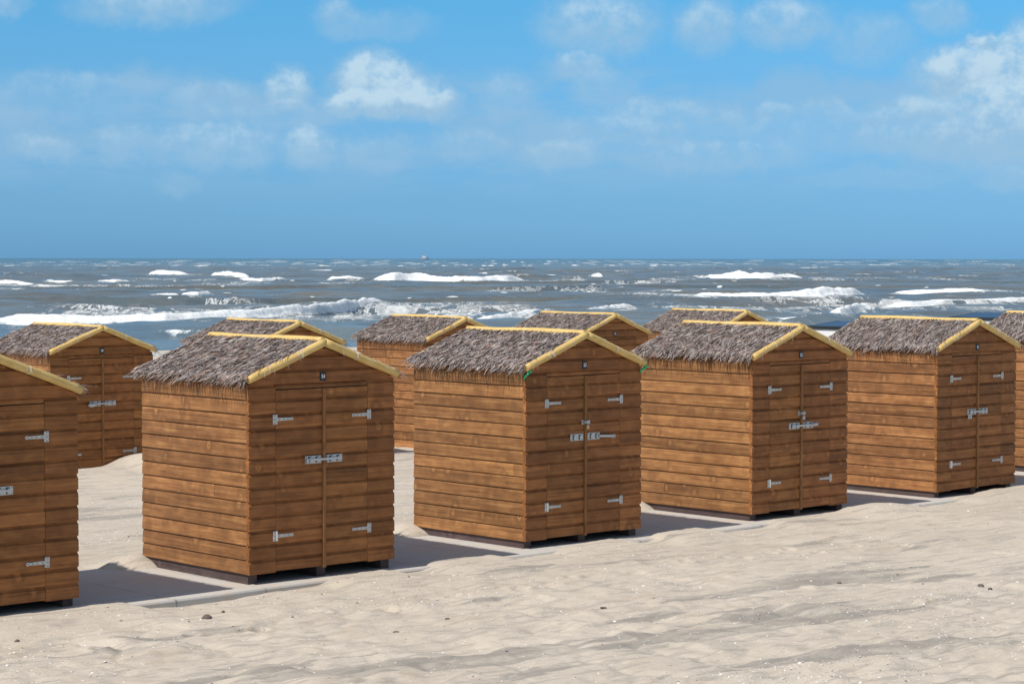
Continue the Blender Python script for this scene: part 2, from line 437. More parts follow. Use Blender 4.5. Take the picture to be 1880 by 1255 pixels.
# ------------------------------------------------------------------ shells and stones
pts = []
rr = np.random.default_rng(5)
n_try = 52000
sx = rr.uniform(-.27, .27, n_try); sy = np.exp(rr.uniform(math.log(14.6), math.log(31), n_try))
px = sx * sy; py = sy
pa, pb = to_row(px, py)
dens = .10 + .55 * sstep(.5, .75, fbm(px * .8, py * .8, 4, 88))
for x, y, ra, rb, s in ((1.6, 15.6, 2.2, .45, 1.3), (-1.2, 19.6, 1.1, .5, .9), (3.9, 19.6, 1.8, .4, .9), (-5.1, 23.2, 4., .5, 1.3), (.2, 20.6, 2.2, .6, .5), (-3.2, 17.6, 1.2, .7, .5), (-1.6, 26.2, 3., .8, .8)):
    a0, b0 = to_row(x, y); dens = np.maximum(dens, s * np.exp(-((pa - a0) / ra) ** 2 - ((pb - b0) / rb) ** 2))
keep = (rr.random(n_try) < dens * .5) & ((pb < -.33) | (pb > 2.1))
px, py = px[keep], py[keep]; pz = terrain(px, py)
mb = MB()
for x, y, z in zip(px, py, pz):
    R = random.uniform(.004, .011) * (1.0 if random.random() < .90 else 1.8)
    k = random.choice((4, 5, 5, 6)); ph = random.random() * 6.28; e = random.uniform(.5, .95)
    tl = random.uniform(-.5, .5); tl2 = random.uniform(-.4, .4); rn = random.random()
    rim = []
    for i in range(k):
        g = ph + i * 2 * math.pi / k; rad = R * random.uniform(.8, 1.1)
        dx, dy = rad * math.cos(g), rad * e * math.sin(g)
        rim.append((x + dx, y + dy, z + .001 + dx * tl + dy * tl2))
    top = (x, y, z + R * random.uniform(.35, .7))
    for i in range(k): mb.face([rim[i], rim[(i + 1) % k], top], None, rn)
sh = mb.build('shell_fragments', M['shell'])
tag(sh, 'scattered white and brown crushed shell fragments lying on the sand', 'shells', kind='stuff')

import bmesh
def stone(x, y, R, label, flat=.6, rz=0., seed=0):
    bm = bmesh.new(); bmesh.ops.create_icosphere(bm, subdivisions=3, radius=R)
    rs = random.Random(seed); ax = [Vector((rs.uniform(-1, 1), rs.uniform(-1, 1), rs.uniform(-1, 1))).normalized() for _ in range(7)]
    for v in bm.verts:
        d = v.co.normalized(); k = 1 + sum(.09 * math.sin(4 * d.dot(a) + i) for i, a in enumerate(ax)) * .8
        v.co = Vector((d.x * R * k * 1.25, d.y * R * k * .85, d.z * R * k * flat))
    for f in bm.faces: f.smooth = True
    me = bpy.data.meshes.new('beach_stone'); bm.to_mesh(me); bm.free(); me.materials.append(M['stone'])
    o = link('beach_stone', me); z = float(terrain(np.array([x]), np.array([y]))[0])
    o.location = (x, y, z + R * flat * .45); o.rotation_euler = (0, 0, rz)
    tag(o, label, 'stone', 'dark stones and debris on the sand')
stone(-2.60, 18.63, .034, 'largest dark stone on the sand, below the left front corner of shed 54', .75, .3, 1)
stone(-2.50, 18.92, .018, 'small dark pebble just right of the largest dark stone', .6, 1., 2)
stone(-.55, 18.62, .017, 'small dark pebble on bare sand below the gap right of shed 54', .6, .2, 3)
stone(-.95, 17.96, .022, 'flat brown pebble at the edge of the grey sand streak', .45, .4, 4)
stone(4.32, 20.12, .024, 'brown stone in the shell band at far right, upper of a pair', .8, .2, 5)
stone(4.36, 19.92, .020, 'dark stone in the shell band at far right, lower of a pair', .7, .8, 6)
stone(.81, 19.30, .026, 'flat dark stone lying in front of shed 53 on smooth sand', .4, .5, 7)
stone(3.08, 20.55, .024, 'dark pebble on rippled sand well in front of sheds 52 and 51', .5, .9, 8)
stone(-3.95, 17.43, .016, 'tiny dark pebble at the left edge of the picture', .6, .1, 9)

# ------------------------------------------------------------------ shed construction
def slope_z(u):   # underside of roof above the walls
    return H + .03 + (APEX - H - .03) * (1 - abs(u - W / 2) / (W / 2))
def lap(mb, P0, U, N, u0, u1, z0, z1, taper=.012, out=.019, gable=False, off=0., jig=.0, split=None, cove=False):
    """rows of lapped boards on a wall plane; P0 origin, U along, N outward"""
    P0 = Vector(P0); U = Vector(U); N = Vector(N)
    if cove: prof = [(0., out * .95), (.002, out), (.5, out - .001), (PITCH - .034, out - .002), (PITCH - .027, out - .012), (PITCH - .016, out - .020), (PITCH + .004, out - .022)]
    else: prof = [(0., out * .80), (.004, out), (.5, out - taper * .4), (PITCH - .024, out - taper * .8), (PITCH - .013, out - taper - .0015), (PITCH - .005, out - taper - .006), (PITCH + .004, .0)]
    k0 = int(math.floor(z0 / PITCH + 1e-6)); k = k0
    while k * PITCH + off < z1 - .004:
        zb = k * PITCH + off; k += 1
        r = random.random(); o2 = random.uniform(-.0015, .0015)
        lean = random.uniform(-jig, jig)
        zs = []
        for j, (dz, o) in enumerate(prof):
            if j == 2: dz = PITCH * .5
            zz = zb + dz
            if zz < z0: zz = z0
            if zz > z1: zz = z1
            zs.append((zz, o + (o2 if j < 6 else 0)))
        if gable:
            zmax = APEX
            zs = [(min(z, zmax - .004), o) for z, o in zs]
        def lim(z):
            if not gable: return u0, u1
            f = max(0.002, (APEX - z) / (APEX - H - .03)) * (W / 2)
            return max(u0, W / 2 - f), min(u1, W / 2 + f)
        segs = [(0., 1.)]
        rs = [r]
        if split and random.random() < split: 
            c = random.uniform(.25, .8); segs = [(0., c - .0012), (c + .0012, 1.)]; rs = [r, random.random()]
        for (s0, s1), r_ in zip(segs, rs):
            def pt(z, o, e):
                a, b2 = lim(z); uu = lerp(a, b2, s0 if e == 0 else s1)
                return P0 + U * uu + Vector((0, 0, z + lean * ((uu - u0) / max(.01, u1 - u0) - .5))) + N * o, uu
            front = [(z, o) for z, o in zs]
            back = [(zs[-1][0], -.022), (zs[0][0], -.022)]
            loop = front + back
            for j in range(len(loop)):
                (za, oa), (zc, oc) = loop[j], loop[(j + 1) % len(loop)]
                if abs(za - zc) + abs(oa - oc) < 1e-6: continue
                p0, ua = pt(za, oa, 0); p1, ub = pt(za, oa, 1); p2, uc = pt(zc, oc, 1); p3, ud = pt(zc, oc, 0)
                mb.face([p0, p1, p2, p3], [(ua, za - zb + oa), (ub, za - zb + oa), (uc, zc - zb + oc), (ud, zc - zb + oc)], r_)
            for e in (0, 1):
                cap = [pt(z, o, e)[0] for z, o in loop]
                if e == 0: cap = cap[::-1]
                mb.face(cap, [(o * 3, z) for z, o in (loop if e else loop[::-1])], r_)

def thatch_mesh(seed, nl=19000, nr=7000, near=True):
    """reed strands laid down both slopes"""
    g = np.random.default_rng(seed)
    V = []; Fc = []; UVs = []; R = []
    RIDGE = APEX + .055
    zwall = H + .075
    sl = (RIDGE - zwall) / (W / 2)
    for side, n in ((-1, nl), (1, nr)):
        L = (W / 2 + .008) / math.cos(math.atan(sl))
        v = g.uniform(-.035, D + .085, n); tt = g.uniform(0, 1, n) ** .92 * (L - .02)
        # the lowest course hangs over the eave, thick and ragged
        ne = int(n * .14); tt[:ne] = L - g.uniform(.02, .09, ne)
        ang = g.normal(-.16, .23, n) + .22 * (vnoise(v * 2.2, tt * 2.2, seed) - .5); ln = g.uniform(.06, .135, n); wd = g.uniform(.0024, .0050, n)
        lift = g.normal(.02, .065, n); h0 = g.uniform(.0, .026, n) ; roll = g.normal(0, .7, n)
        ex = slice(int(n * .14), int(n * .158)); tt[ex] = L - g.uniform(.0, .06, ex.stop - ex.start); ln[ex] = g.uniform(.12, .23, ex.stop - ex.start)
        h0[ex] = g.uniform(-.012, .006, ex.stop - ex.start)
        strag = g.random(n) < .012
        lift[strag] += g.uniform(.1, .35, strag.sum()); ln[strag] *= 1.3
        droop = np.where(tt > L - .10, g.uniform(.0, .5, n), g.uniform(-.05, .08, n))
        a = math.atan(sl)
        dn = np.array([side * math.cos(a), 0, -math.sin(a)]); nn = np.array([side * math.sin(a), 0, math.cos(a)]); vv = np.array([0, 1., 0])
        base = np.array([W / 2, 0, RIDGE])[None] + dn[None] * tt[:, None] + vv[None] * v[:, None]
        clump = .011 * (vnoise(v * 9, tt * 9, seed + 3) - .3) + .006 * vnoise(v * 28, tt * 14, seed + 8)
        base = base + nn[None] * (h0 + clump)[:, None]
        d = dn[None] * np.cos(ang)[:, None] + vv[None] * np.sin(ang)[:, None]
        d1 = d + nn[None] * lift[:, None]; d1 /= np.linalg.norm(d1, axis=1)[:, None]
        d2 = d1 - np.array([0, 0, 1.])[None] * droop[:, None]; d2 /= np.linalg.norm(d2, axis=1)[:, None]
        w = np.cross(nn[None], d1); w /= np.linalg.norm(w, axis=1)[:, None]
        w = w * np.cos(roll)[:, None] + nn[None] * np.sin(roll)[:, None]
        m_ = base + d1 * (ln * .55)[:, None]; e_ = m_ + d2 * (ln * .45)[:, None]
        ww = w * wd[:, None]
        pts_ = np.stack([base - ww, base + ww, m_ + ww * .9, m_ - ww * .9, e_ + ww * .25, e_ - ww * .25], 1).reshape(-1, 3)
        b0 = len(V) and sum(len(x) for x in V) or 0
        V.append(pts_)
        i0 = b0 + np.arange(n) * 6
        Fc.append(np.stack([i0, i0 + 1, i0 + 2, i0 + 3], 1)); Fc.append(np.stack([i0 + 3, i0 + 2, i0 + 4, i0 + 5], 1))
        rv = g.random(n); R += [rv, rv]
        uva = np.tile(np.array([[0, 0], [1, 0], [1, .55], [0, .55]]), (n, 1)); uvb = np.tile(np.array([[0, .55], [1, .55], [1, 1], [0, 1]]), (n, 1))
        UVs += [uva, uvb]
    V = np.concatenate(V); Fc = np.concatenate(Fc); UVs = np.concatenate(UVs); R = np.concatenate(R)
    me = bpy.data.meshes.new('thatch')
    me.vertices.add(len(V)); me.vertices.foreach_set('co', V.ravel())
    me.loops.add(Fc.size); me.loops.foreach_set('vertex_index', Fc.ravel())
    me.polygons.add(len(Fc)); me.polygons.foreach_set('loop_start', np.arange(0, Fc.size, 4)); me.polygons.foreach_set('loop_total', np.full(len(Fc), 4))
    u = me.uv_layers.new(name='UVMap'); u.data.foreach_set('uv', UVs.ravel())
    a = me.attributes.new('rnd', 'FLOAT', 'FACE'); a.data.foreach_set('value', R)
    me.materials.append(M['thatch']); me.update(); me.validate()
    return me
THATCH = [thatch_mesh(s) for s in (1, 2, 3, 4)]

def text_mesh(s, size):
    cu = bpy.data.curves.new('txt', 'FONT'); cu.body = s; cu.size = size; cu.align_x = 'CENTER'; cu.align_y = 'CENTER'; cu.extrude = .0012; cu.offset = .0012
    o = bpy.data.objects.new('txt', cu); COL.objects.link(o); bpy.context.view_layer.update()
    me = bpy.data.meshes.new_from_object(o.evaluated_get(bpy.context.evaluated_depsgraph_get()))
    bpy.data.objects.remove(o); me.materials.clear(); me.materials.append(M['digit']); return me

def hinge(parent, u, z, s):
    """T hinge: upright plate on the wall, strap onto the door; s=+1 strap runs to +u"""
    mb = MB(); o = -.028
    mb.box(u - .020 - .004 * s, u + .020 - .004 * s, o - .004, o + .002, z - .046, z + .046, 0.)
    mb.tube([(u + .018 * s, o - .004, z - .044), (u + .018 * s, o - .004, z + .044)], .0075, 8)
    prof = [(.02, .015), (.07, .0145), (.165, .012), (.172, .006), (.178, .012), (.190, .016), (.202, .013), (.208, .005)]
    for (a, h), (c, k) in zip(prof[:-1], prof[1:]):
        x0, x1 = u + a * s, u + c * s
        P = [(x0, o - .006, z - h), (x1, o - .006, z - k), (x1, o - .006, z + k), (x0, o - .006, z + h)]
        Q = [(x, o + .002, zz) for x, _, zz in P]
        mb.face(P); mb.face(Q[::-1])
        for i in range(4): mb.face([P[i], Q[i], Q[(i + 1) % 4], P[(i + 1) % 4]])
    for dz in (-.036, 0, .036): mb.disc((u - .006 * s, o - .0045, z + dz), (0, -1, 0), .0045, 6, 1)
    for du in (.045, .10, .145, .190): mb.disc((u + du * s, o - .0065, z), (0, -1, 0), .0048, 6, 1)
    return mb.build('hinge', [M['zincpale'], M['hole']], parent)

def bolt(parent, u, z, style):
    """long sliding bar latch: two slotted plates joined by a bar"""
    o = -.030
    mb = MB()
    for x0, x1 in ((u - .225, u - .035), (u + .030, u + .215)):
        mb.box(x0, x1, o - .004, o + .003, z - .036, z + .036, 0.)
        for xs in (x0 + .05, x1 - .05):
            # bridge standing off the plate, dark slot under it
            mb.box(xs - .018, xs + .018, o - .0055, o - .0041, z - .028, z + .028, 0., 1)
            mb.box(xs - .009, xs + .012, o - .018, o - .006, z - .024, z + .020, 0., 0)
        for xx in (x0 + .012, x1 - .012):
            for zz in (z - .026, z + .026): mb.disc((xx, o - .0045, zz), (0, -1, 0), .004, 6, 1)
    ob = mb.build('latch', [M['zinc'], M['hole']], parent)
    mb = MB()
    if style == 'open':
        Mx = Matrix.Translation((u + .20, 0, z - .002)) @ Matrix.Rotation(.05, 4, 'Y')
        mb.box(-.02, .215, o - .030, o - .022, -.012, .012, 0., 0, 0, Mx)
        mb.box(.185, .225, o - .033, o - .030, -.016, .016, 0., 0, 0, Mx); mb.disc((.205 + u + .20, o - .0335, z - .012), (0, -1, 0), .006, 8, 1)
        mb.box(-.02, -.012, o - .030, o + .0, -.012, .012, 0., 0, 0, Mx)
    else:
        mb.box(u - .18, u + .18, o - .026, o - .018, z - .010, z + .010, 0.)
        if style == 'knob':
            mb.tube([(u - .26, o - .022, z - .016), (u - .245, o - .03, z - .016), (u - .20, o - .034, z - .014), (u - .16, o - .034, z - .012), (u - .135, o - .028, z - .012)], [.010, .026, .031, .027, .012], 12)
        if style == 'end':
            mb.tube([(u + .17, o - .022, z), (u + .20, o - .034, z + .004), (u + .245, o - .036, z + .008), (u + .262, o - .03, z + .008)], [.012, .02, .02, .009], 10)
        if style == 'drop':
            mb.box(u - .215, u - .14, o - .012, o + .001, z - .085, z - .038, 0.); mb.disc((u - .18, o - .0125, z - .06), (0, -1, 0), .010, 8, 1)
        if style == 'plain':
            mb.box(u - .225, u - .20, o - .03, o - .004, z - .03, z + .012, 0., 0)
    mb.build('bar', [M['zinc'], M['hole']], ob)
    return ob

def hasp(parent, u, z, lock):
    o = -.05; mb = MB()
    mb.box(u - .055, u - .008, o + .018, o + .026, z - .022, z + .022, 0.)
    mb.box(u - .030, u + .045, o - .004, o + .0, z - .012, z + .012, 0.)
    mb.box(u + .015, u + .060, o + .010, o + .026, z - .018, z + .018, 0.)
    mb.tube([(u - .01, o - .02, z + .010), (u - .01, o - .026, z - .004), (u - .01, o - .02, z - .016)], .005, 6)
    mb.disc((u - .04, o + .0175, z), (0, -1, 0), .006, 6, 1)
    h = mb.build('hasp', [M['zinc'], M['hole']], parent)
    mb = MB(); x, y = u + .002, o - .014
    sh_ = [(x - .010, y, z - .038), (x - .010, y, z - .018), (x - .005, y, z - .008), (x + .005, y, z - .008), (x + .010, y, z - .018), (x + .010, y, z - .038)]
    mb.tube(sh_, .0028, 6, 0., 0)
    mb.box(x - .017, x + .017, y - .008, y + .008, z - .072, z - .036, 0., 1 if lock else 0)
    mb.build('padlock', [M['zinc'], M['brass']], h)

def make_shed(key, num, label, style, hasp_z=None, green=False, plate=True, thi=0):
    X, Y, yaw, zb = SHEDS[key]
    random.seed(hash_key(key))
    front = key in 'EABCDK'
    root = empty('beach_shed', (X, Y, zb), yaw)
    tag(root, label, 'beach shed', 'thatched wooden beach sheds in two rows')
    WD = [M['wood']]; WF = [M['wood_front']]
    # left, right and back walls
    mb = MB(); lap(mb, (0, 0, 0), (0, 1, 0), (-1, 0, 0), .004, D, 0, H + .02, .010, .017, split=.07, jig=.003); mb.build('wall', WD, root)
    mb = MB(); lap(mb, (W, 0, 0), (0, 1, 0), (1, 0, 0), .004, D, 0, H + .02, .010, .017, split=.05); mb.build('wall', WD, root)
    mb = MB(); lap(mb, (0, D, 0), (1, 0, 0), (0, 1, 0), 0, W, 0, APEX - .01, .010, .017, gable=True); mb.build('wall', WD, root)
    # front: side strips, lintel board and gable
    D0, D1, DT = .293, 1.383, 1.700
    mb = MB()
    lap(mb, (0, 0, 0), (1, 0, 0), (0, -1, 0), -.014, D0 - .003, 0, H, .013, .026, jig=.004, cove=True)
    lap(mb, (0, 0, 0), (1, 0, 0), (0, -1, 0), D1 + .003, W + .014, 0, H, .013, .026, jig=.004, cove=True)
    lap(mb, (0, 0, 0), (1, 0, 0), (0, -1, 0), D0 + .0, D1 - .0, DT + .008, H, .008, .020)
    lap(mb, (0, 0, 0), (1, 0, 0), (0, -1, 0), -.014, W + .014, H + .0005, APEX - .01, .013, .027, gable=True, cove=True)
    mb.build('wall', WF, root)
    # unseen dark core added so that no light passes the joints
    mb = MB(); mb.box(.024, W - .024, .024, D - .024, -.0, H - .03, 0.)
    mb.face([(.03, .03, H), (W - .03, .03, H), (W / 2, .03, APEX - .03)]); mb.face([(.03, D - .03, H), (W / 2, D - .03, APEX - .03), (W - .03, D - .03, H)])
    mb.build('light_block_core', [M['inner']], root)
    # doors
    for x0, x1, s in ((D0, W / 2 - .014, 1), (W / 2 + .012, D1, -1)):
        mb = MB(); lap(mb, (0, -.001, 0), (1, 0, 0), (0, -1, 0), x0 + .001, x1 - .001, 0.012, DT, .013, .025, cove=True, off=random.uniform(-.006, .004), jig=.004)
        dr = mb.build('door', WF, root)
        for hz in (1.425, .335):
            hinge(dr, D0 - .012 if s > 0 else D1 + .014, hz + random.uniform(-.006, .006), s)
        if s > 0: first = dr
    mb = MB(); mb.box(W / 2 - .0165, W / 2 + .0155, -.042, .0, -.004, DT, .6, 0, 2); mb.build('door_batten', [M['batten']], first)
    bolt(root, W / 2, 1.03 if key in 'A' else 1.05 if key in 'BF' else .985, style)
    if hasp_z: hasp(root, W / 2, hasp_z, key == 'B')
    if plate:
        mb = MB(); mb.box(W / 2 - .010 - .034, W / 2 - .010 + .034, -.033, -.020, 1.772, 1.854, 0.)
        pl = mb.build('number_plate', [M['black']], root)
        me = text_mesh(num, .054); d = link('number', me, pl); d.location = (W / 2 - .010, -.0337, 1.812); d.rotation_euler = (math.pi / 2, 0, 0); d.scale = (.82, 1, 1)
    # runners
    for x0 in (.010, W / 2 - .045, W - .115):
        hgt = .095 if front else .10
        hgt = zb + .004 if front else .09
        mb = MB(); mb.box(x0, x0 + .10, .030, D - .03, -hgt, .0 - .001, None, 0, 1); mb.build('runner', [M['runner']], root)
    # roof deck
    mb = MB(); zw = H + .032; th = .022; ov = .012
    sl = (APEX - zw) / (W / 2)
    for s in (-1, 1):
        e = [(W / 2, APEX + .004), (W / 2 + s * (W / 2 + ov), zw - sl * ov + .004)]
        q = [(W / 2, APEX + .004 + th), (W / 2 + s * (W / 2 + ov), zw - sl * ov + .004 + th)]
        y0, y1 = -.028, D + .06
        a, b2, c2, d2 = (e[0][0], e[0][1]), e[1], q[1], q[0]
        P = [(p[0], y0, p[1]) for p in (a, b2, c2, d2)]; Q = [(p[0], y1, p[1]) for p in (a, b2, c2, d2)]
        mb.face(P); mb.face(Q[::-1])
        for i in range(1, 3): mb.face([P[i], Q[i], Q[(i + 1) % 4], P[(i + 1) % 4]])
        mb.face([P[0], Q[0], Q[1], P[1]])
    roof = mb.build('roof', [M['deck']], root)
    th_ = link('thatch', THATCH[thi % 4], roof)
    # yellow tubes
    R = .038
    zt = APEX + .058
    def wob(p, q, n, amp):
        o = []
        ph1, ph2 = random.uniform(0, 6.28), random.uniform(0, 6.28)
        for i in range(n + 1):
            k = i / n; v = Vector(p).lerp(Vector(q), k)
            v += Vector((.4 * amp * math.sin(5 * k + ph1), .0, amp * math.sin(6 * k + ph2))) * math.sin(math.pi * k); o.append(v)
        return o
    def tube(name, p, q, n=14, amp=.006, r=R, ties=()):
        mb = MB(); path = wob(p, q, n, amp)
        mb.tube(path, [r * (1 + random.uniform(-.03, .03)) for _ in path], 14, random.random())
        t_ = mb.build(name, [M['tube']], roof, merge=True)
        for k in ties:
            i = int(k * n); c = path[i]; dr_ = (path[i + 1] - path[i]).normalized(); mb = MB()
            mb.tube([c - dr_ * .003, c + dr_ * .003], r * 1.05, 14)
            e1 = Vector((0, -1, 0)); mb.tube([c + e1 * r, c + e1 * (r + .012) + Vector((0, 0, -.012)), c + e1 * (r + .008) + Vector((.008, 0, -.03))], .002, 5)
            mb.build('tie', [M['tie']], t_)
    tube('ridge_tube', (W / 2, -.03, zt + .004), (W / 2, D + .075, zt + .006), 18, .007)
    ez = H + .052
    tube('edge_tube', (W / 2 + .004, -.047, zt - .004), (-.038, -.047, ez), 12, .004, ties=(random.choice((.35, .5, .62)),))
    tube('edge_tube', (W / 2 - .004, -.047, zt - .006), (W + .036, -.047, ez), 12, .004, ties=(random.uniform(.42, .6),))
    tube('edge_tube', (W / 2, D + .078, zt - .012), (-.02, D + .078, ez + .005), 10, .004, R * .8)
    tube('edge_tube', (W / 2, D + .078, zt - .014), (W + .02, D + .078, ez + .005), 10, .004, R * .8)
    # reeds poking out at the tube ends
    mb = MB()
    for s, x0 in ((-1, -.045), (1, W + .04)):
        for i in range(16 if s > 0 else 26):
            p = Vector((x0 + random.uniform(-.02, .01) * s * -1, -.03 + random.uniform(-.02, .05), ez + random.uniform(-.035, .02)))
            d = Vector((s * random.uniform(.2, 1), random.uniform(-.5, .3), random.uniform(-.9, .1))).normalized() * random.uniform(.03, .075)
            mb.tube([p, p + d * .6, p + d + Vector((0, 0, -.012))], [.003, .0026, .001], 4, random.random(), 0, False)
    for i in range(9):   # loose reeds lying on the tubes
        s = random.choice((-1, -1, 1)); k = random.uniform(.15, .95)
        c = Vector((W / 2 + s * k * (W / 2 + .03), -.085, lerp(zt, ez, k) + random.uniform(-.01, .02)))
        d = Vector((random.uniform(-.5, .5), 0, -1)).normalized() * random.uniform(.03, .07)
        mb.tube([c - d * .4 + Vector((0, .03, .01)), c, c + d], [.0025, .003, .0015], 4, random.uniform(.88, .96), 0, False)
    mb.build('loose_reeds', [M['thatch']], roof)
    if green:
        for s, x0 in ((-1, -.028), (1, W + .032)):
            mb = MB(); y = -.055
            p0 = Vector((x0 + .035 if s < 0 else x0 + .018, y - .0, ez - .035)); p1 = Vector((x0 - .005 if s < 0 else x0 - .045, y + .02, ez - .085))
            mb.tube([p0, p0.lerp(p1, .5) + Vector((0, -.01, 0)), p1, p1 + Vector((-.006, .012, -.04))], [.013, .012, .011, .005], 8)
            mb.tube([p0 + Vector((0, -.012, .012)), p0 + Vector((0, -.012, -.012))], .018, 8)
            mb.build('strap', [M['green']], roof)
    return root
def hash_key(k): return sum(ord(c) * 131 for c in k) + 5

make_shed('E', '55', 'wooden thatched shed nearest the viewer, cut off by the left edge of the picture', 'plain', thi=3)
make_shed('A', '54', 'wooden thatched shed with number plate 54 and closed long bolt, front row', 'plain', thi=0)
make_shed('B', '53', 'wooden thatched shed numbered 53 with green straps and its long bar swung open', 'open', 1.205, True, thi=1)
make_shed('C', '52', 'wooden thatched shed numbered 52 with a small padlocked hasp above a closed bolt', 'end', 1.13, thi=2)
make_shed('D', '51', 'wooden thatched shed numbered 51 near the right edge, bolt with a plate hanging below', 'drop', thi=0)
make_shed('K', '50', 'wooden thatched shed cut off by the right edge, only its left end showing', 'plain', thi=1)
make_shed('F', '28', 'rear row shed at far left, round knob on its bolt and sand against its door', 'knob', thi=2)
make_shed('G', '27', 'rear row shed showing only its roof behind the ridge of shed 54', 'plain', thi=1)
make_shed('H', '26', 'rear row shed with its left wall visible in the gap between sheds 54 and 53', 'plain', thi=3)
make_shed('I', '25', 'rear row shed whose gable and number show between the roofs of sheds 53 and 52', 'plain', thi=0)
make_shed('J', '24', 'rear row shed showing only its roof behind the ridge of shed 52', 'plain', thi=2)

# ------------------------------------------------------------------ white cabins with dark glazed lids, further along the rear row
def cabin(x, y, label, drop):
    zt = EYE - drop; root = empty('white_cabin', (x, y, -.2), .76); tag(root, label, 'cabin', 'white cabins with dark glazed roofs')
    h = zt + .2; w, d = 1.9, 2.3
    mb = MB(); mb.box(.015, w - .015, .015, d - .015, 0, h - .056, 0.); mb.build('wall', [M['white']], root)
    mb = MB(); mb.box(.35, w - .35, -.004, .012, .05, h - .35, 0.); dr = mb.build('door', [M['white']], root)
    mb = MB(); mb.box(.42, .45, -.034, -.005, .8, .95, 0.); mb.build('handle', [M['frame']], dr)
    mb = MB()
    mb.box(-.01, w + .01, -.01, .05, h - .055, h + .010, 0.); mb.box(-.01, w + .01, d - .05, d + .01, h - .055, h + .010, 0.)
    mb.box(-.01, .05, .05, d - .05, h - .055, h + .010, 0.); mb.box(w - .05, w + .01, .05, d - .05, h - .055, h + .010, 0.)
    ri = .085
    mb.face([(0, 0, h), (w, 0, h), (w / 2, 0, h + ri)]); mb.face([(0, d, h), (w / 2, d, h + ri), (w, d, h)])
    mb.box(.05, w - .05, .05, d - .05, h - .058, h - .03, 0.)
    for s in (0, 1):
        x0, x1 = (0, w / 2) if s == 0 else (w, w / 2)
        for y0, y1 in ((0, .035), (d - .035, d)):
            mb.face([(x0, y0, h + .004), (x1, y0, h + ri + .004), (x1, y1, h + ri + .004), (x0, y1, h + .004)])
            mb.face([(x0, y0, h), (x0, y0, h + .004), (x1, y0, h + ri + .004), (x1, y0, h + ri)])
    fr = mb.build('roof_frame', [M['frame']], root)
    for s in (0, 1):
        x0, x1 = (0, w / 2) if s == 0 else (w, w / 2)
        mb = MB(); mb.face([(x0, .03, h + .002), (x1, .03, h + ri + .002), (x1, d - .03, h + ri + .002), (x0, d - .03, h + .002)]); mb.face([(x0, .03, h - .01), (x0, d - .03, h - .01), (x1, d - .03, h + ri - .01), (x1, .03, h + ri - .01)])
        mb.build('roof_pane', [M['glass']], fr)
    mb = MB(); mb.tube([(w * .62, d * .4, h + .05), (w * .62, d * .4, h + .11)], [.03, .022], 8); mb.build('vent', [M['white']], fr)
def back_left(px_, depth):   # place so the rear left roof corner stands where it is seen
    return (px_ - 940) / F_PX * depth, depth
for px_, dep, lab in ((1483, 44.0, 'white cabin with dark blue lid between the roofs of sheds 52 and 51'), (1744, 46.6, 'white cabin with dark blue lid at far right behind the ridge of shed 51')):
    cx, cy = back_left(px_, dep)
    # root is the front left corner: step from the rear left corner to the front
    cabin(cx + 2.3 * math.sin(.76), cy - 2.3 * math.cos(.76), lab, 1.37 if px_ < 1600 else 1.255)

# ------------------------------------------------------------------ sea
rows = np.concatenate([np.geomspace(84, 420, 780)[:-1], np.geomspace(420, 1200, 620)[:-1], np.geomspace(1200, 9000, 240)]); cols = columns(.262, 640, 3.2, 24)
YY = np.repeat(rows[:, None], len(cols), 1); XX = YY * cols[None, :]
dr_ = np.gradient(rows)[:, None]
hs = np.zeros_like(XX)
wr = np.random.default_rng(3)
warpx = 14 * (fbm(XX / 60, YY / 60, 3, 2) - .5); warpy = 10 * (fbm(XX / 45, YY / 45, 3, 12) - .5)
for i in range(46):
    lam = float(np.exp(wr.uniform(math.log(3.0), math.log(62)))); th = wr.normal(0, .38) + .10
    kx, ky = math.sin(th) * 2 * math.pi / lam, math.cos(th) * 2 * math.pi / lam
    amp = .0052 * lam ** .92 * wr.uniform(.6, 1.3)
    fil = np.clip((lam / dr_ - 3.) / 3., 0, 1)
    s = np.sin(kx * (XX + warpx) + ky * (YY + warpy) + wr.uniform(0, 6.28))
    hs += amp * fil * (2 * ((s + 1) / 2) ** 1.7 - .9)
shal = sstep(100, 190, YY); hs *= lerp(.25, .70, shal)
crest = hs.copy()
foam = np.zeros_like(XX); film = np.zeros_like(XX)
def seapt(u, v):      # photo pixel to the sea surface, world metres
    dep = 5.5 * F_PX / (v - 471.2 - (u - 940) * .0015); return (u - 940) / F_PX * dep, dep
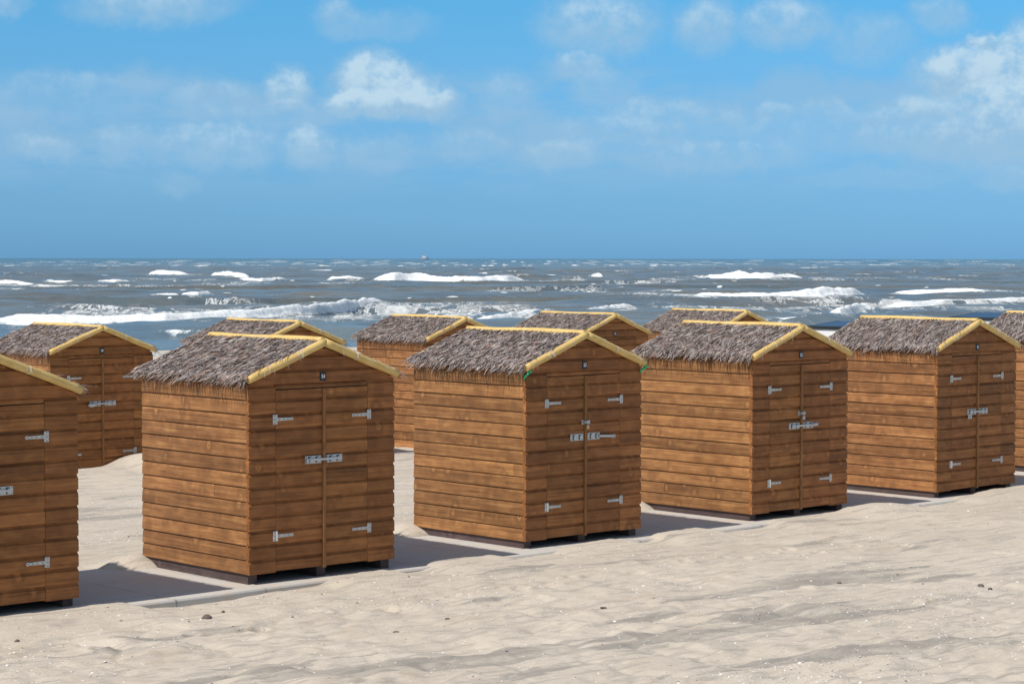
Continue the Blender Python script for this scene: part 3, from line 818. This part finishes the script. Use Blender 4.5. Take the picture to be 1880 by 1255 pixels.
def breaker(path, hpx, fo=1., front=1.0, back=1.0, lump=.35, bare=False):
    """path: list of (u, v_base, relative height) along the foot of the wave"""
    P = [seapt(u, v) for u, v, _ in path]; hh = [p[2] for p in path]
    P = np.array(P); o = np.argsort(P[:, 0]); P = P[o]; hh = np.array(hh)[o]
    dist = P[:, 1].mean(); Hm = hpx / F_PX * dist * 1.0
    i0, i1 = np.searchsorted(rows, [P[:, 1].min() - 24 * Hm, P[:, 1].max() + 24 * Hm]); S = slice(i0, i1)
    XS, YS = XX[S], YY[S]
    yc = np.interp(XS, P[:, 0], P[:, 1]); hv = np.interp(XS, P[:, 0], hh)
    Lx = P[-1, 0] - P[0, 0]; em = max(.14 * Lx, .8)
    end = sstep(P[0, 0] - em * .3, P[0, 0] + em, XS) * sstep(P[-1, 0] + em * .3, P[-1, 0] - em, XS)
    yc = yc + 1.6 * (fbm(XS / 3.5, XS * 0, 3, 33) - .5) * Hm
    tt = (YS - yc) / Hm           # in wave heights, positive seaward
    wx = Hm * 1.2 * (fbm(XS / (Hm * .8), YS / Hm, 3, 61) - .5)
    lm = 1 + lump * (fbm((XS + wx) / (Hm * 2.6), (YS + wx) / (Hm * 2.), 5, 8, .62) - .5) * 1.8
    prof_ = np.where(tt < 1.6, np.exp(-((tt - 1.6) / (1.35 * front)) ** 2), np.exp(-((tt - 1.6) / (3.6 * back)) ** 2))
    add = Hm * hv * end * prof_ * lm * .86
    fm = end * (hv > .02) * sstep(-1.2, 1.0, tt) ** .7 * sstep(3.4, 1.7, tt) * fo * np.clip(hv * 2.2, 0, 1.2)
    fr = .85 + .5 * (fbm(XS / (Hm * .4), YS / (Hm * .6), 4, 51) - .5)
    hs[S] = hs[S] * (1 - .8 * end * prof_) + add * (.8 if Hm < 2.6 and hpx < 16 and not bare else 1.)
    tail = sstep(P[0, 0] - .55 * Lx, P[0, 0] + .1 * Lx, XS) * sstep(P[-1, 0] + .55 * Lx, P[-1, 0] - .1 * Lx, XS)
    if not bare:
        foam[S] = np.maximum(foam[S], fm * fr)
        film[S] = np.maximum(film[S], tail * .74 * np.exp(-((tt - .6) / 1.3) ** 2))
        film[S] = np.maximum(film[S], end * np.clip(hv * 1.5, 0, 1) * np.exp(-np.abs((YS - yc) / Hm) / 5.) * .68 * fo)
def wash(u0, v0, u1, v1, thick, s=.6):
    """spent foam lying on the water"""
    (x0, y0), (x1, y1) = seapt(u0, v0), seapt(u1, v1)
    tx = np.clip((XX - x0) / (x1 - x0 + 1e-6), 0, 1); yc = y0 + (y1 - y0) * tx
    th = thick / F_PX * yc * yc / 5.5 * .5
    e = sstep(x0 - 1, x0 + .15 * (x1 - x0), XX) * sstep(x1 + 1, x1 - .15 * (x1 - x0), XX)
    global film; film = np.maximum(film, s * e * np.exp(-((YY - yc) / th) ** 2))
# crossing the frame at left, highest at its right end
breaker([(-90, 591, .55), (0, 589, .6), (150, 587, .5), (300, 585, .55), (450, 580, .6), (560, 573, .75), (640, 567, 1.), (700, 562, 1.), (738, 560, .5)], 24, 1., lump=.45)
breaker([(-60, 567, .8), (60, 569, 1.), (180, 568, .8), (250, 567, .7), (330, 566, .3)], 17, .0, 1.3, 1.2, .25, bare=True)
breaker([(600, 510, .5), (640, 513, .8), (680, 513, .2)], 13)
breaker([(675, 514, .5), (720, 515, 1.), (770, 514, 1.), (800, 515, .6), (860, 517, .6), (930, 516, .75), (975, 514, .6)], 19, lump=.45)
breaker([(268, 502, .3), (285, 503, .9), (325, 503, .7), (345, 503, .2)], 13)
breaker([(385, 504, .6), (415, 506, 1.), (458, 507, .5)], 13)
breaker([(430, 513, .4), (480, 515, .7), (530, 513, .8)], 12)
breaker([(278, 542, .4), (300, 543, .9), (322, 543, .7), (332, 543, .5)], 12)
breaker([(328, 542, .5), (360, 544, 1.), (393, 542, .9)], 15)
breaker([(-40, 522, .7), (10, 522, .9), (30, 522, .7), (60, 523, .25), (130, 524, .12)], 15)
breaker([(80, 516, .3), (115, 517, .6), (152, 516, .3)], 8)
breaker([(175, 515, .3), (210, 516, .7), (245, 515, .3)], 8)
breaker([(845, 586, .3), (900, 586, .7), (960, 581, 1.), (1040, 573, .7), (1130, 565, .7), (1185, 561, .6)], 15, lump=.45)
breaker([(1270, 508, .15), (1320, 510, .5), (1360, 511, 1.), (1400, 512, .65), (1450, 511, .6), (1485, 511, .3)], 18)
breaker([(1235, 541, .3), (1330, 545, .5), (1420, 546, .6), (1480, 545, .75), (1540, 543, 1.), (1605, 540, .6)], 20, lump=.45)
breaker([(1630, 537, .4), (1700, 538, .7), (1780, 538, 1.), (1830, 539, .6), (1960, 541, .5)], 15)
breaker([(1600, 556, .4), (1660, 557, .8), (1700, 556, .5), (1800, 551, .5), (1960, 545, .5)], 13)
breaker([(1515, 580, .3), (1545, 580, .9), (1575, 574, 1.), (1612, 566, .4)], 20)
breaker([(1084, 506, .5), (1098, 507, 1.), (1110, 507, .5)], 12)
breaker([(995, 505, .3), (1015, 505, .5), (1032, 505, .3)], 8)
breaker([(1130, 513, .15), (1190, 514, .4), (1240, 513, .15)], 8)
breaker([(1760, 506, .2), (1782, 507, .9), (1805, 506, .2)], 10)
breaker([(1460, 491, .3), (1500, 491, .5), (1530, 490, .3)], 4)
breaker([(540, 488, .3), (590, 488, .6), (610, 488, .3)], 5)
breaker([(560, 496, .3), (600, 496, .6), (615, 496, .3)], 6)
breaker([(298, 607, .3), (330, 608, .7), (352, 607, .4)], 7, .8)
breaker([(1380, 583, .2), (1440, 586, .5), (1500, 584, .3)], 7, .8)
# smooth darker swells between the breakers
for pth, hp in (([(-100, 552, .6), (120, 550, 1.), (340, 552, .8), (560, 550, .7), (760, 548, .3)], 9), ([(-100, 528, 1.), (250, 530, .8), (600, 527, 1.), (900, 530, .8), (1250, 527, .9), (1980, 529, .7)], 8),
                ([(620, 553, .5), (900, 551, 1.), (1200, 550, .8), (1380, 552, .4)], 9), ([(700, 520, .8), (1100, 519, 1.), (1980, 519, .8)], 6), ([(1000, 600, .6), (1300, 597, 1.), (1560, 598, .6)], 10)):
    breaker(pth, hp, 0., 1.4, 1.5, .3, bare=True)
wash(640, 566, 1010, 572, 26, .60); wash(700, 578, 960, 584, 14, .52); wash(1330, 541, 1150, 537, 5, .5); wash(1130, 538, 1340, 541, 5, .55)
wash(430, 572, 720, 574, 20, .5); wash(0, 600, 420, 596, 10, .45); wash(1000, 536, 1250, 532, 5, .48); wash(880, 532, 1130, 530, 5, .5)
wash(1460, 552, 1900, 556, 10, .62); wash(1520, 566, 1900, 570, 10, .5); wash(1400, 578, 1560, 582, 8, .5); wash(975, 516, 1080, 512, 6, .55); wash(1100, 520, 1250, 518, 3, .5)
wash(40, 520, 360, 527, 4, .5); wash(1180, 512, 1290, 510, 3, .45); wash(1480, 513, 1640, 508, 4, .5); wash(1640, 510, 1800, 512, 3, .5); wash(0, 579, 640, 570, 22, .50)
wash(1180, 560, 1560, 566, 14, .5); wash(1250, 585, 1520, 590, 8, .5); wash(60, 560, 330, 556, 8, .62); wash(330, 553, 640, 556, 8, .5); wash(1330, 548, 1620, 552, 10, .62); wash(1560, 590, 1900, 586, 9, .5); wash(250, 510, 400, 515, 3, .5); wash(330, 520, 700, 516, 3, .45)
wash(-100, 655, 500, 648, 9, .8); wash(600, 652, 700, 650, 8, .8); wash(700, 640, 2000, 632, 10, .6)
# scattered whitecaps out to the horizon
for i in range(1000):
    v = 477. + 10 * wr.random() ** 1. if i < 400 else 480 + 70 * wr.random() ** 2.1
    u = wr.uniform(-60, 1940); x, dep = seapt(u, v)
    if dep > 8600: continue
    px_len = wr.uniform(1.2, 5)  * (1 + (v - 474) / 40.); lx = px_len / F_PX * dep; ly = max(1.1, wr.uniform(.5, 1.4) / F_PX * dep * dep / 5.5 * .45)
    if i >= 400: ly = max(.8, lx * .25)
    i0, i1 = np.searchsorted(rows, [dep - 3.5 * ly, dep + 3.5 * ly]); c0, c1 = np.searchsorted(cols, [(x - 3 * lx) / dep, (x + 3 * lx) / dep])
    if i1 <= i0 or c1 <= c0: continue
    xs, ys = XX[i0:i1, c0:c1], YY[i0:i1, c0:c1]
    sk = wr.uniform(-.25, .25)
    gg = np.exp(-((xs - x) / lx) ** 2 - ((ys - dep - sk * (xs - x)) / ly) ** 2)
    foam[i0:i1, c0:c1] = np.maximum(foam[i0:i1, c0:c1], gg * wr.uniform(.6, 1.0)); hs[i0:i1, c0:c1] += gg * min(.5, .1 * lx)
# crests of the open waves carry a little foam
foam = np.maximum(foam, sstep(.50, .95, crest / (.33 + 0 * crest) * .5) * .45 * (fbm(XX / 4, YY / 4, 3, 70)))
hs = hs + foam * .10 * (fbm(XX / .6, YY / .6, 2, 90) - .4) * (YY < 500)
Z = SEA_Z + hs * sstep(84, 105, YY)
m, t, b = mat('sea_water'); M['sea'] = m
P = t.add('ShaderNodeNewGeometry').outputs['Position']; ps = t.sep(P)
fo, fi = t.attr('foam'), t.attr('film')
nf = t.noise(P, 1.5, 5, .68); ns = t.noise(t.comb(t.math('MULTIPLY', ps[0], .30), t.math('MULTIPLY', ps[1], .085), 0.), 1., 7, .70, .5)
nf2 = t.noise(t.comb(t.math('MULTIPLY', ps[0], .33), t.math('MULTIPLY', ps[1], .16), t.math('MULTIPLY', ps[2], .8)), 1., 6, .7)
F1 = t.rng(t.math('ADD', fo, t.math('ADD', t.math('MULTIPLY', t.math('SUBTRACT', nf, .5), .7), t.math('MULTIPLY', t.math('SUBTRACT', nf2, .5), 1.7))), .26, .62)
lace = t.rng(t.math('ABSOLUTE', t.math('SUBTRACT', ns, .5)), .035, .005)
F2 = t.math('MULTIPLY', t.rng(t.math('ADD', fi, t.math('MULTIPLY', t.math('SUBTRACT', ns, .5), 2.2)), .45, .95), .8)
F3 = t.math('MULTIPLY', t.math('MULTIPLY', lace, t.rng(fi, .12, .45)), .8)
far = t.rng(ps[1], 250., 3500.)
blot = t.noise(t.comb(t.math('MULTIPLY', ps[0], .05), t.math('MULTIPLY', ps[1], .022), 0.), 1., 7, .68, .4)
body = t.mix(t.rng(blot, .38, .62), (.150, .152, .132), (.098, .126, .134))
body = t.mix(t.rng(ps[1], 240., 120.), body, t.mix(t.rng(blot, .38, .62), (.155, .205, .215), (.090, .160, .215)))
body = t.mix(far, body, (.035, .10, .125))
Fm = t.math('MAXIMUM', F1, t.math('MAXIMUM', F2, F3))
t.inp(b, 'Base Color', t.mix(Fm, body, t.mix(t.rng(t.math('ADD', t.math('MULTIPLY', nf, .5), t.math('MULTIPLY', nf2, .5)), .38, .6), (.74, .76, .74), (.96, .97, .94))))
t.inp(b, 'Roughness', t.mix(Fm, (.22, .22, .22), (.9, .9, .9)))
b.inputs['IOR'].default_value = 1.33; b.inputs['Specular IOR Level'].default_value = .5
ch = t.noise(t.comb(t.math('MULTIPLY', ps[0], .9), t.math('MULTIPLY', ps[1], 1.5), ps[2]), 1., 7, .62)
ch2 = t.noise(t.comb(t.math('MULTIPLY', ps[0], .12), t.math('MULTIPLY', ps[1], .22), 0.), 1., 4, .6)
hgt = t.math('ADD', t.math('MULTIPLY', ch, .55), t.math('ADD', t.math('MULTIPLY', ch2, 1.4), t.math('MULTIPLY', t.math('MULTIPLY', Fm, nf), .25)))
t.inp(b, 'Normal', t.bump(hgt, .42, .7))
sea = grid_mesh('sea', XX, YY, Z, M['sea'], {'foam': foam, 'film': film}); tag(sea, kind='structure')

# ------------------------------------------------------------------ ship on the horizon
m_ship = simple('ship_grey_hazed', (.36, .40, .46), .6); m_ship2 = simple('ship_white_hazed', (.72, .75, .8), .6)  # distance haze is put into these faint ship colours
sx_, sy_ = (779 - 940) / F_PX * 5200, 5200.
ship = empty('ship', (sx_, sy_, SEA_Z), .15); tag(ship, 'tiny pale ship with a tall midship mast on the horizon', 'ship')
mb = MB(); n = 10
st_ = [(-10 + 20 * i / n, 2.6 * math.sin(math.pi * min(1, .12 + i / n * .88)) ** .5 + .1, 3.4 + 1.2 * (abs(i / n - .45)) ** 2 * 4) for i in range(n + 1)]
for (x0, w0, z0), (x1, w1, z1) in zip(st_[:-1], st_[1:]):
    for s in (-1, 1): mb.face([(x0, s * w0 * .8, -1), (x1, s * w1 * .8, -1), (x1, s * w1, z1), (x0, s * w0, z0)])
    mb.face([(x0, -w0, z0), (x1, -w1, z1), (x1, w1, z1), (x0, w0, z0)])
mb.build('hull', [m_ship], ship)
mb = MB(); mb.box(-5.5, 4, -2, 2, 3.2, 6., 0.); mb.box(-4, 2.2, -1.7, 1.7, 6., 8.4, 0.); mb.build('deckhouse', [m_ship2], ship)
mb = MB(); mb.tube([(0, 0, 8), (0, 0, 13.5)], [.5, .2], 6); mb.tube([(0, 0, 13), (8, 0, 4.5)], .22, 5); mb.tube([(0, 0, 13), (-8, 0, 4.5)], .22, 5); mb.tube([(-1.5, 0, 11), (1.5, 0, 11)], .25, 5)
mb.build('mast', [m_ship], ship)

# ------------------------------------------------------------------ camera
c_, s_ = math.cos(-.0385), math.sin(-.0385)
Rv = Vector((1, 0, 0)); Up = Vector((0, -s_, c_)); Fw = Vector((0, c_, s_))
cr, sr = math.cos(-.0012), math.sin(-.0012)
right = Rv * cr - Up * sr; up = Rv * sr + Up * cr; back_ = -Fw
cam = bpy.data.cameras.new('camera'); co_ = bpy.data.objects.new('camera', cam); COL.objects.link(co_)
mw = Matrix((right, up, back_)).transposed().to_4x4(); mw.translation = (0, 0, EYE); co_.matrix_world = mw
cam.sensor_width = 36; cam.lens = F_PX / 1880 * 36; cam.clip_start = .5; cam.clip_end = 30000
scene.camera = co_

# ------------------------------------------------------------------ light
EL = math.radians(51.)
BEHIND = math.radians(1.5)
ang = math.pi + ROW_YAW - BEHIND - .006     # direction towards the sun in the ground plane
to_sun = Vector((math.cos(ang) * math.cos(EL), math.sin(ang) * math.cos(EL), math.sin(EL)))
sun = bpy.data.lights.new('sun', 'SUN'); sun.energy = 4.3; sun.angle = math.radians(.5); sun.color = (1., .955, .89)
so = bpy.data.objects.new('sun', sun); COL.objects.link(so)
so.rotation_euler = (-to_sun).to_track_quat('-Z', 'Y').to_euler()

wd = bpy.data.worlds.new('World'); scene.world = wd; wd.use_nodes = True
t = NT(wd.node_tree); t.n.clear()
out = t.add('ShaderNodeOutputWorld'); bg = t.add('ShaderNodeBackground'); t.l.new(bg.outputs[0], out.inputs[0])
sky = t.add('ShaderNodeTexSky', sky_type='NISHITA'); sky.sun_disc = False; sky.sun_elevation = EL
sky.sun_rotation = math.atan2(to_sun.x, to_sun.y); sky.air_density = 1.; sky.dust_density = .3; sky.ozone_density = 1.6
dirv = t.add('ShaderNodeTexCoord').outputs['Generated']; ds = t.sep(dirv)
yy_ = t.math('MAXIMUM', ds[1], .05)
az = t.math('DIVIDE', ds[0], yy_); el = t.math('DIVIDE', ds[2], yy_)
# clear sky tone by elevation
elr = t.math('MULTIPLY', el, 1.)
tint = t.ramp(t.rng(ds[2], 0., .25, 0., 1., False), [(0., (.235, .61, 1.40)), (.11, (.27, .62, 1.25)), (.34, (.335, .75, 1.18)), (.47, (.31, .82, 1.20)), (.75, (.85, .93, .98)), (1., (1.0, .95, .93))])
skyc = t.mix(1., sky.outputs[0], tint, 'MULTIPLY')
# clouds: soft heaps placed on the sky by direction
q = t.comb(az, el, 0.)
w1 = t.vmath('MULTIPLY', t.vmath('SUBTRACT', t.noise(q, 28., 5, .6, 0., True), (.5, .5, .5)), (.020, .015, 0.))
w2 = t.vmath('MULTIPLY', t.vmath('SUBTRACT', t.noise(q, 150., 4, .62, 0., True), (.5, .5, .5)), (.0085, .0075, 0.))
qw = t.vmath('ADD', q, t.vmath('ADD', w1, w2))
CL = [(685, 150, 62, 55, 1.), (770, 188, 62, 36, .85), (650, 192, 48, 30, .9), (715, 190, 90, 28, .9), (715, 162, 80, 46, .95), (740, 170, 60, 34, .9), (530, 165, 42, 40, .6), (520, 195, 60, 20, .4), (395, 185, 85, 34, .38), (80, 270, 50, 24, .45), (235, 262, 62, 38, .40), (400, 265, 125, 42, .50),
      (572, 275, 54, 40, .55), (280, 8, 140, 38, .50), (620, 30, 40, 38, .42), (710, 48, 80, 30, .28), (925, 180, 52, 40, .36), (1100, 45, 100, 55, .52), (1060, 118, 55, 26, .50), (1110, 160, 60, 40, .34),
      (1200, 208, 100, 32, .45), (1290, 228, 90, 30, .38), (1295, 48, 54, 52, .50), (1435, 45, 82, 46, .50), (1590, 75, 80, 42, .34), (1720, 28, 52, 32, .42), (1780, 135, 100, 48, .80), (1820, 80, 55, 22, .7),
      (1700, 215, 130, 45, .52), (1830, 235, 120, 75, .55), (1420, 215, 46, 24, .42), (1530, 208, 70, 26, .40), (1025, 282, 66, 32, .44), (1330, 288, 150, 32, .42), (1180, 275, 110, 30, .28), (860, 268, 80, 28, .36),
      (100, 185, 150, 42, .30), (1850, 322, 60, 22, .34), (325, 338, 40, 22, .24), (1600, 330, 120, 20, .22), (0, 15, 50, 24, .4), (1880, 130, 60, 80, .7), (1850, 190, 90, 60, .66), (1750, 255, 120, 45, .5), (1640, 250, 90, 32, .42), (480, 215, 180, 26, .34), (150, 160, 160, 26, .34), (1150, 240, 160, 34, .38), (1480, 250, 160, 34, .36), (20, 200, 60, 40, .3), (690, 285, 70, 28, .34)]
field = None; dens = None; lit = None
for cx, cy, rx, ry, w in CL:
    a0, e0 = (cx - 940) / F_PX, (472.6 - cy) / F_PX
    d = t.vmath('MULTIPLY', t.vmath('SUBTRACT', qw, (a0, e0, 0.)), (F_PX / rx / 1.28, F_PX / ry / 1.24, 0.))
    ln = t.vmath('LENGTH', d, None, 1)
    k = t.math('MULTIPLY', t.rng(ln, 1.18, .50), min(1., w * 1.28))
    field = k if field is None else t.math('MAXIMUM', field, k)
    tp = t.math('MULTIPLY', t.rng(t.sep(d)[1], -.9, .8), k)
    lit = tp if lit is None else t.math('MAXIMUM', lit, tp)
fine = t.noise(q, 90., 6, .62)
alpha = t.math('MULTIPLY', field, t.rng(fine, .30, .66, .68, 1.22))
veil = t.math('MULTIPLY', t.rng(el, .020, .050), t.rng(t.math('ADD', el, t.math('MULTIPLY', t.math('SUBTRACT', t.noise(q, 22., 5, .6), .5), .05)), .088, .074))
veil = t.math('MULTIPLY', veil, t.rng(t.noise(t.comb(t.math('MULTIPLY', az, 9.), t.math('MULTIPLY', el, 30.), 0.), 1., 6, .62), .41, .57, .04, .62))
# broken cloud over the unseen rest of the dome, thickened to neutralise blue ambient
gen = t.noise(t.comb(t.math('MULTIPLY', ds[0], 3.), t.math('MULTIPLY', ds[1], 3.), t.math('MULTIPLY', ds[2], 7.)), 1., 6, .6)
outm = t.math('MAXIMUM', t.rng(t.math('ABSOLUTE', az), .26, .40), t.math('MAXIMUM', t.rng(el, .14, .25), t.rng(ds[1], .3, .1)))
gena = t.math('MULTIPLY', t.math('MULTIPLY', t.rng(gen, .48, .64, 0., .7), outm), t.rng(ds[2], 0., .06))
shade = t.mix(t.rng(t.math('MULTIPLY', lit, t.rng(fine, .3, .65, .6, 1.2)), .2, .9), (3.25, 5.35, 7.35), (5.0, 6.9, 8.35))
cl1 = t.mix(veil, skyc, (2.9, 5.0, 7.1))
cl1 = t.mix(t.math('MULTIPLY', alpha, 1., clamp=True), cl1, shade)
cl1 = t.mix(gena, cl1, (5.5, 6.4, 7.4))
t.l.new(cl1, bg.inputs['Color']); bg.inputs['Strength'].default_value = .1
wd.cycles.sampling_method = 'MANUAL'; wd.cycles.sample_map_resolution = 512

# ------------------------------------------------------------------ render
scene.render.engine = 'CYCLES'
scene.view_settings.view_transform = 'Standard'; scene.view_settings.look = 'None'
scene.view_settings.gamma = 1.; scene.view_settings.exposure = 0.
scene.cycles.max_bounces = 6
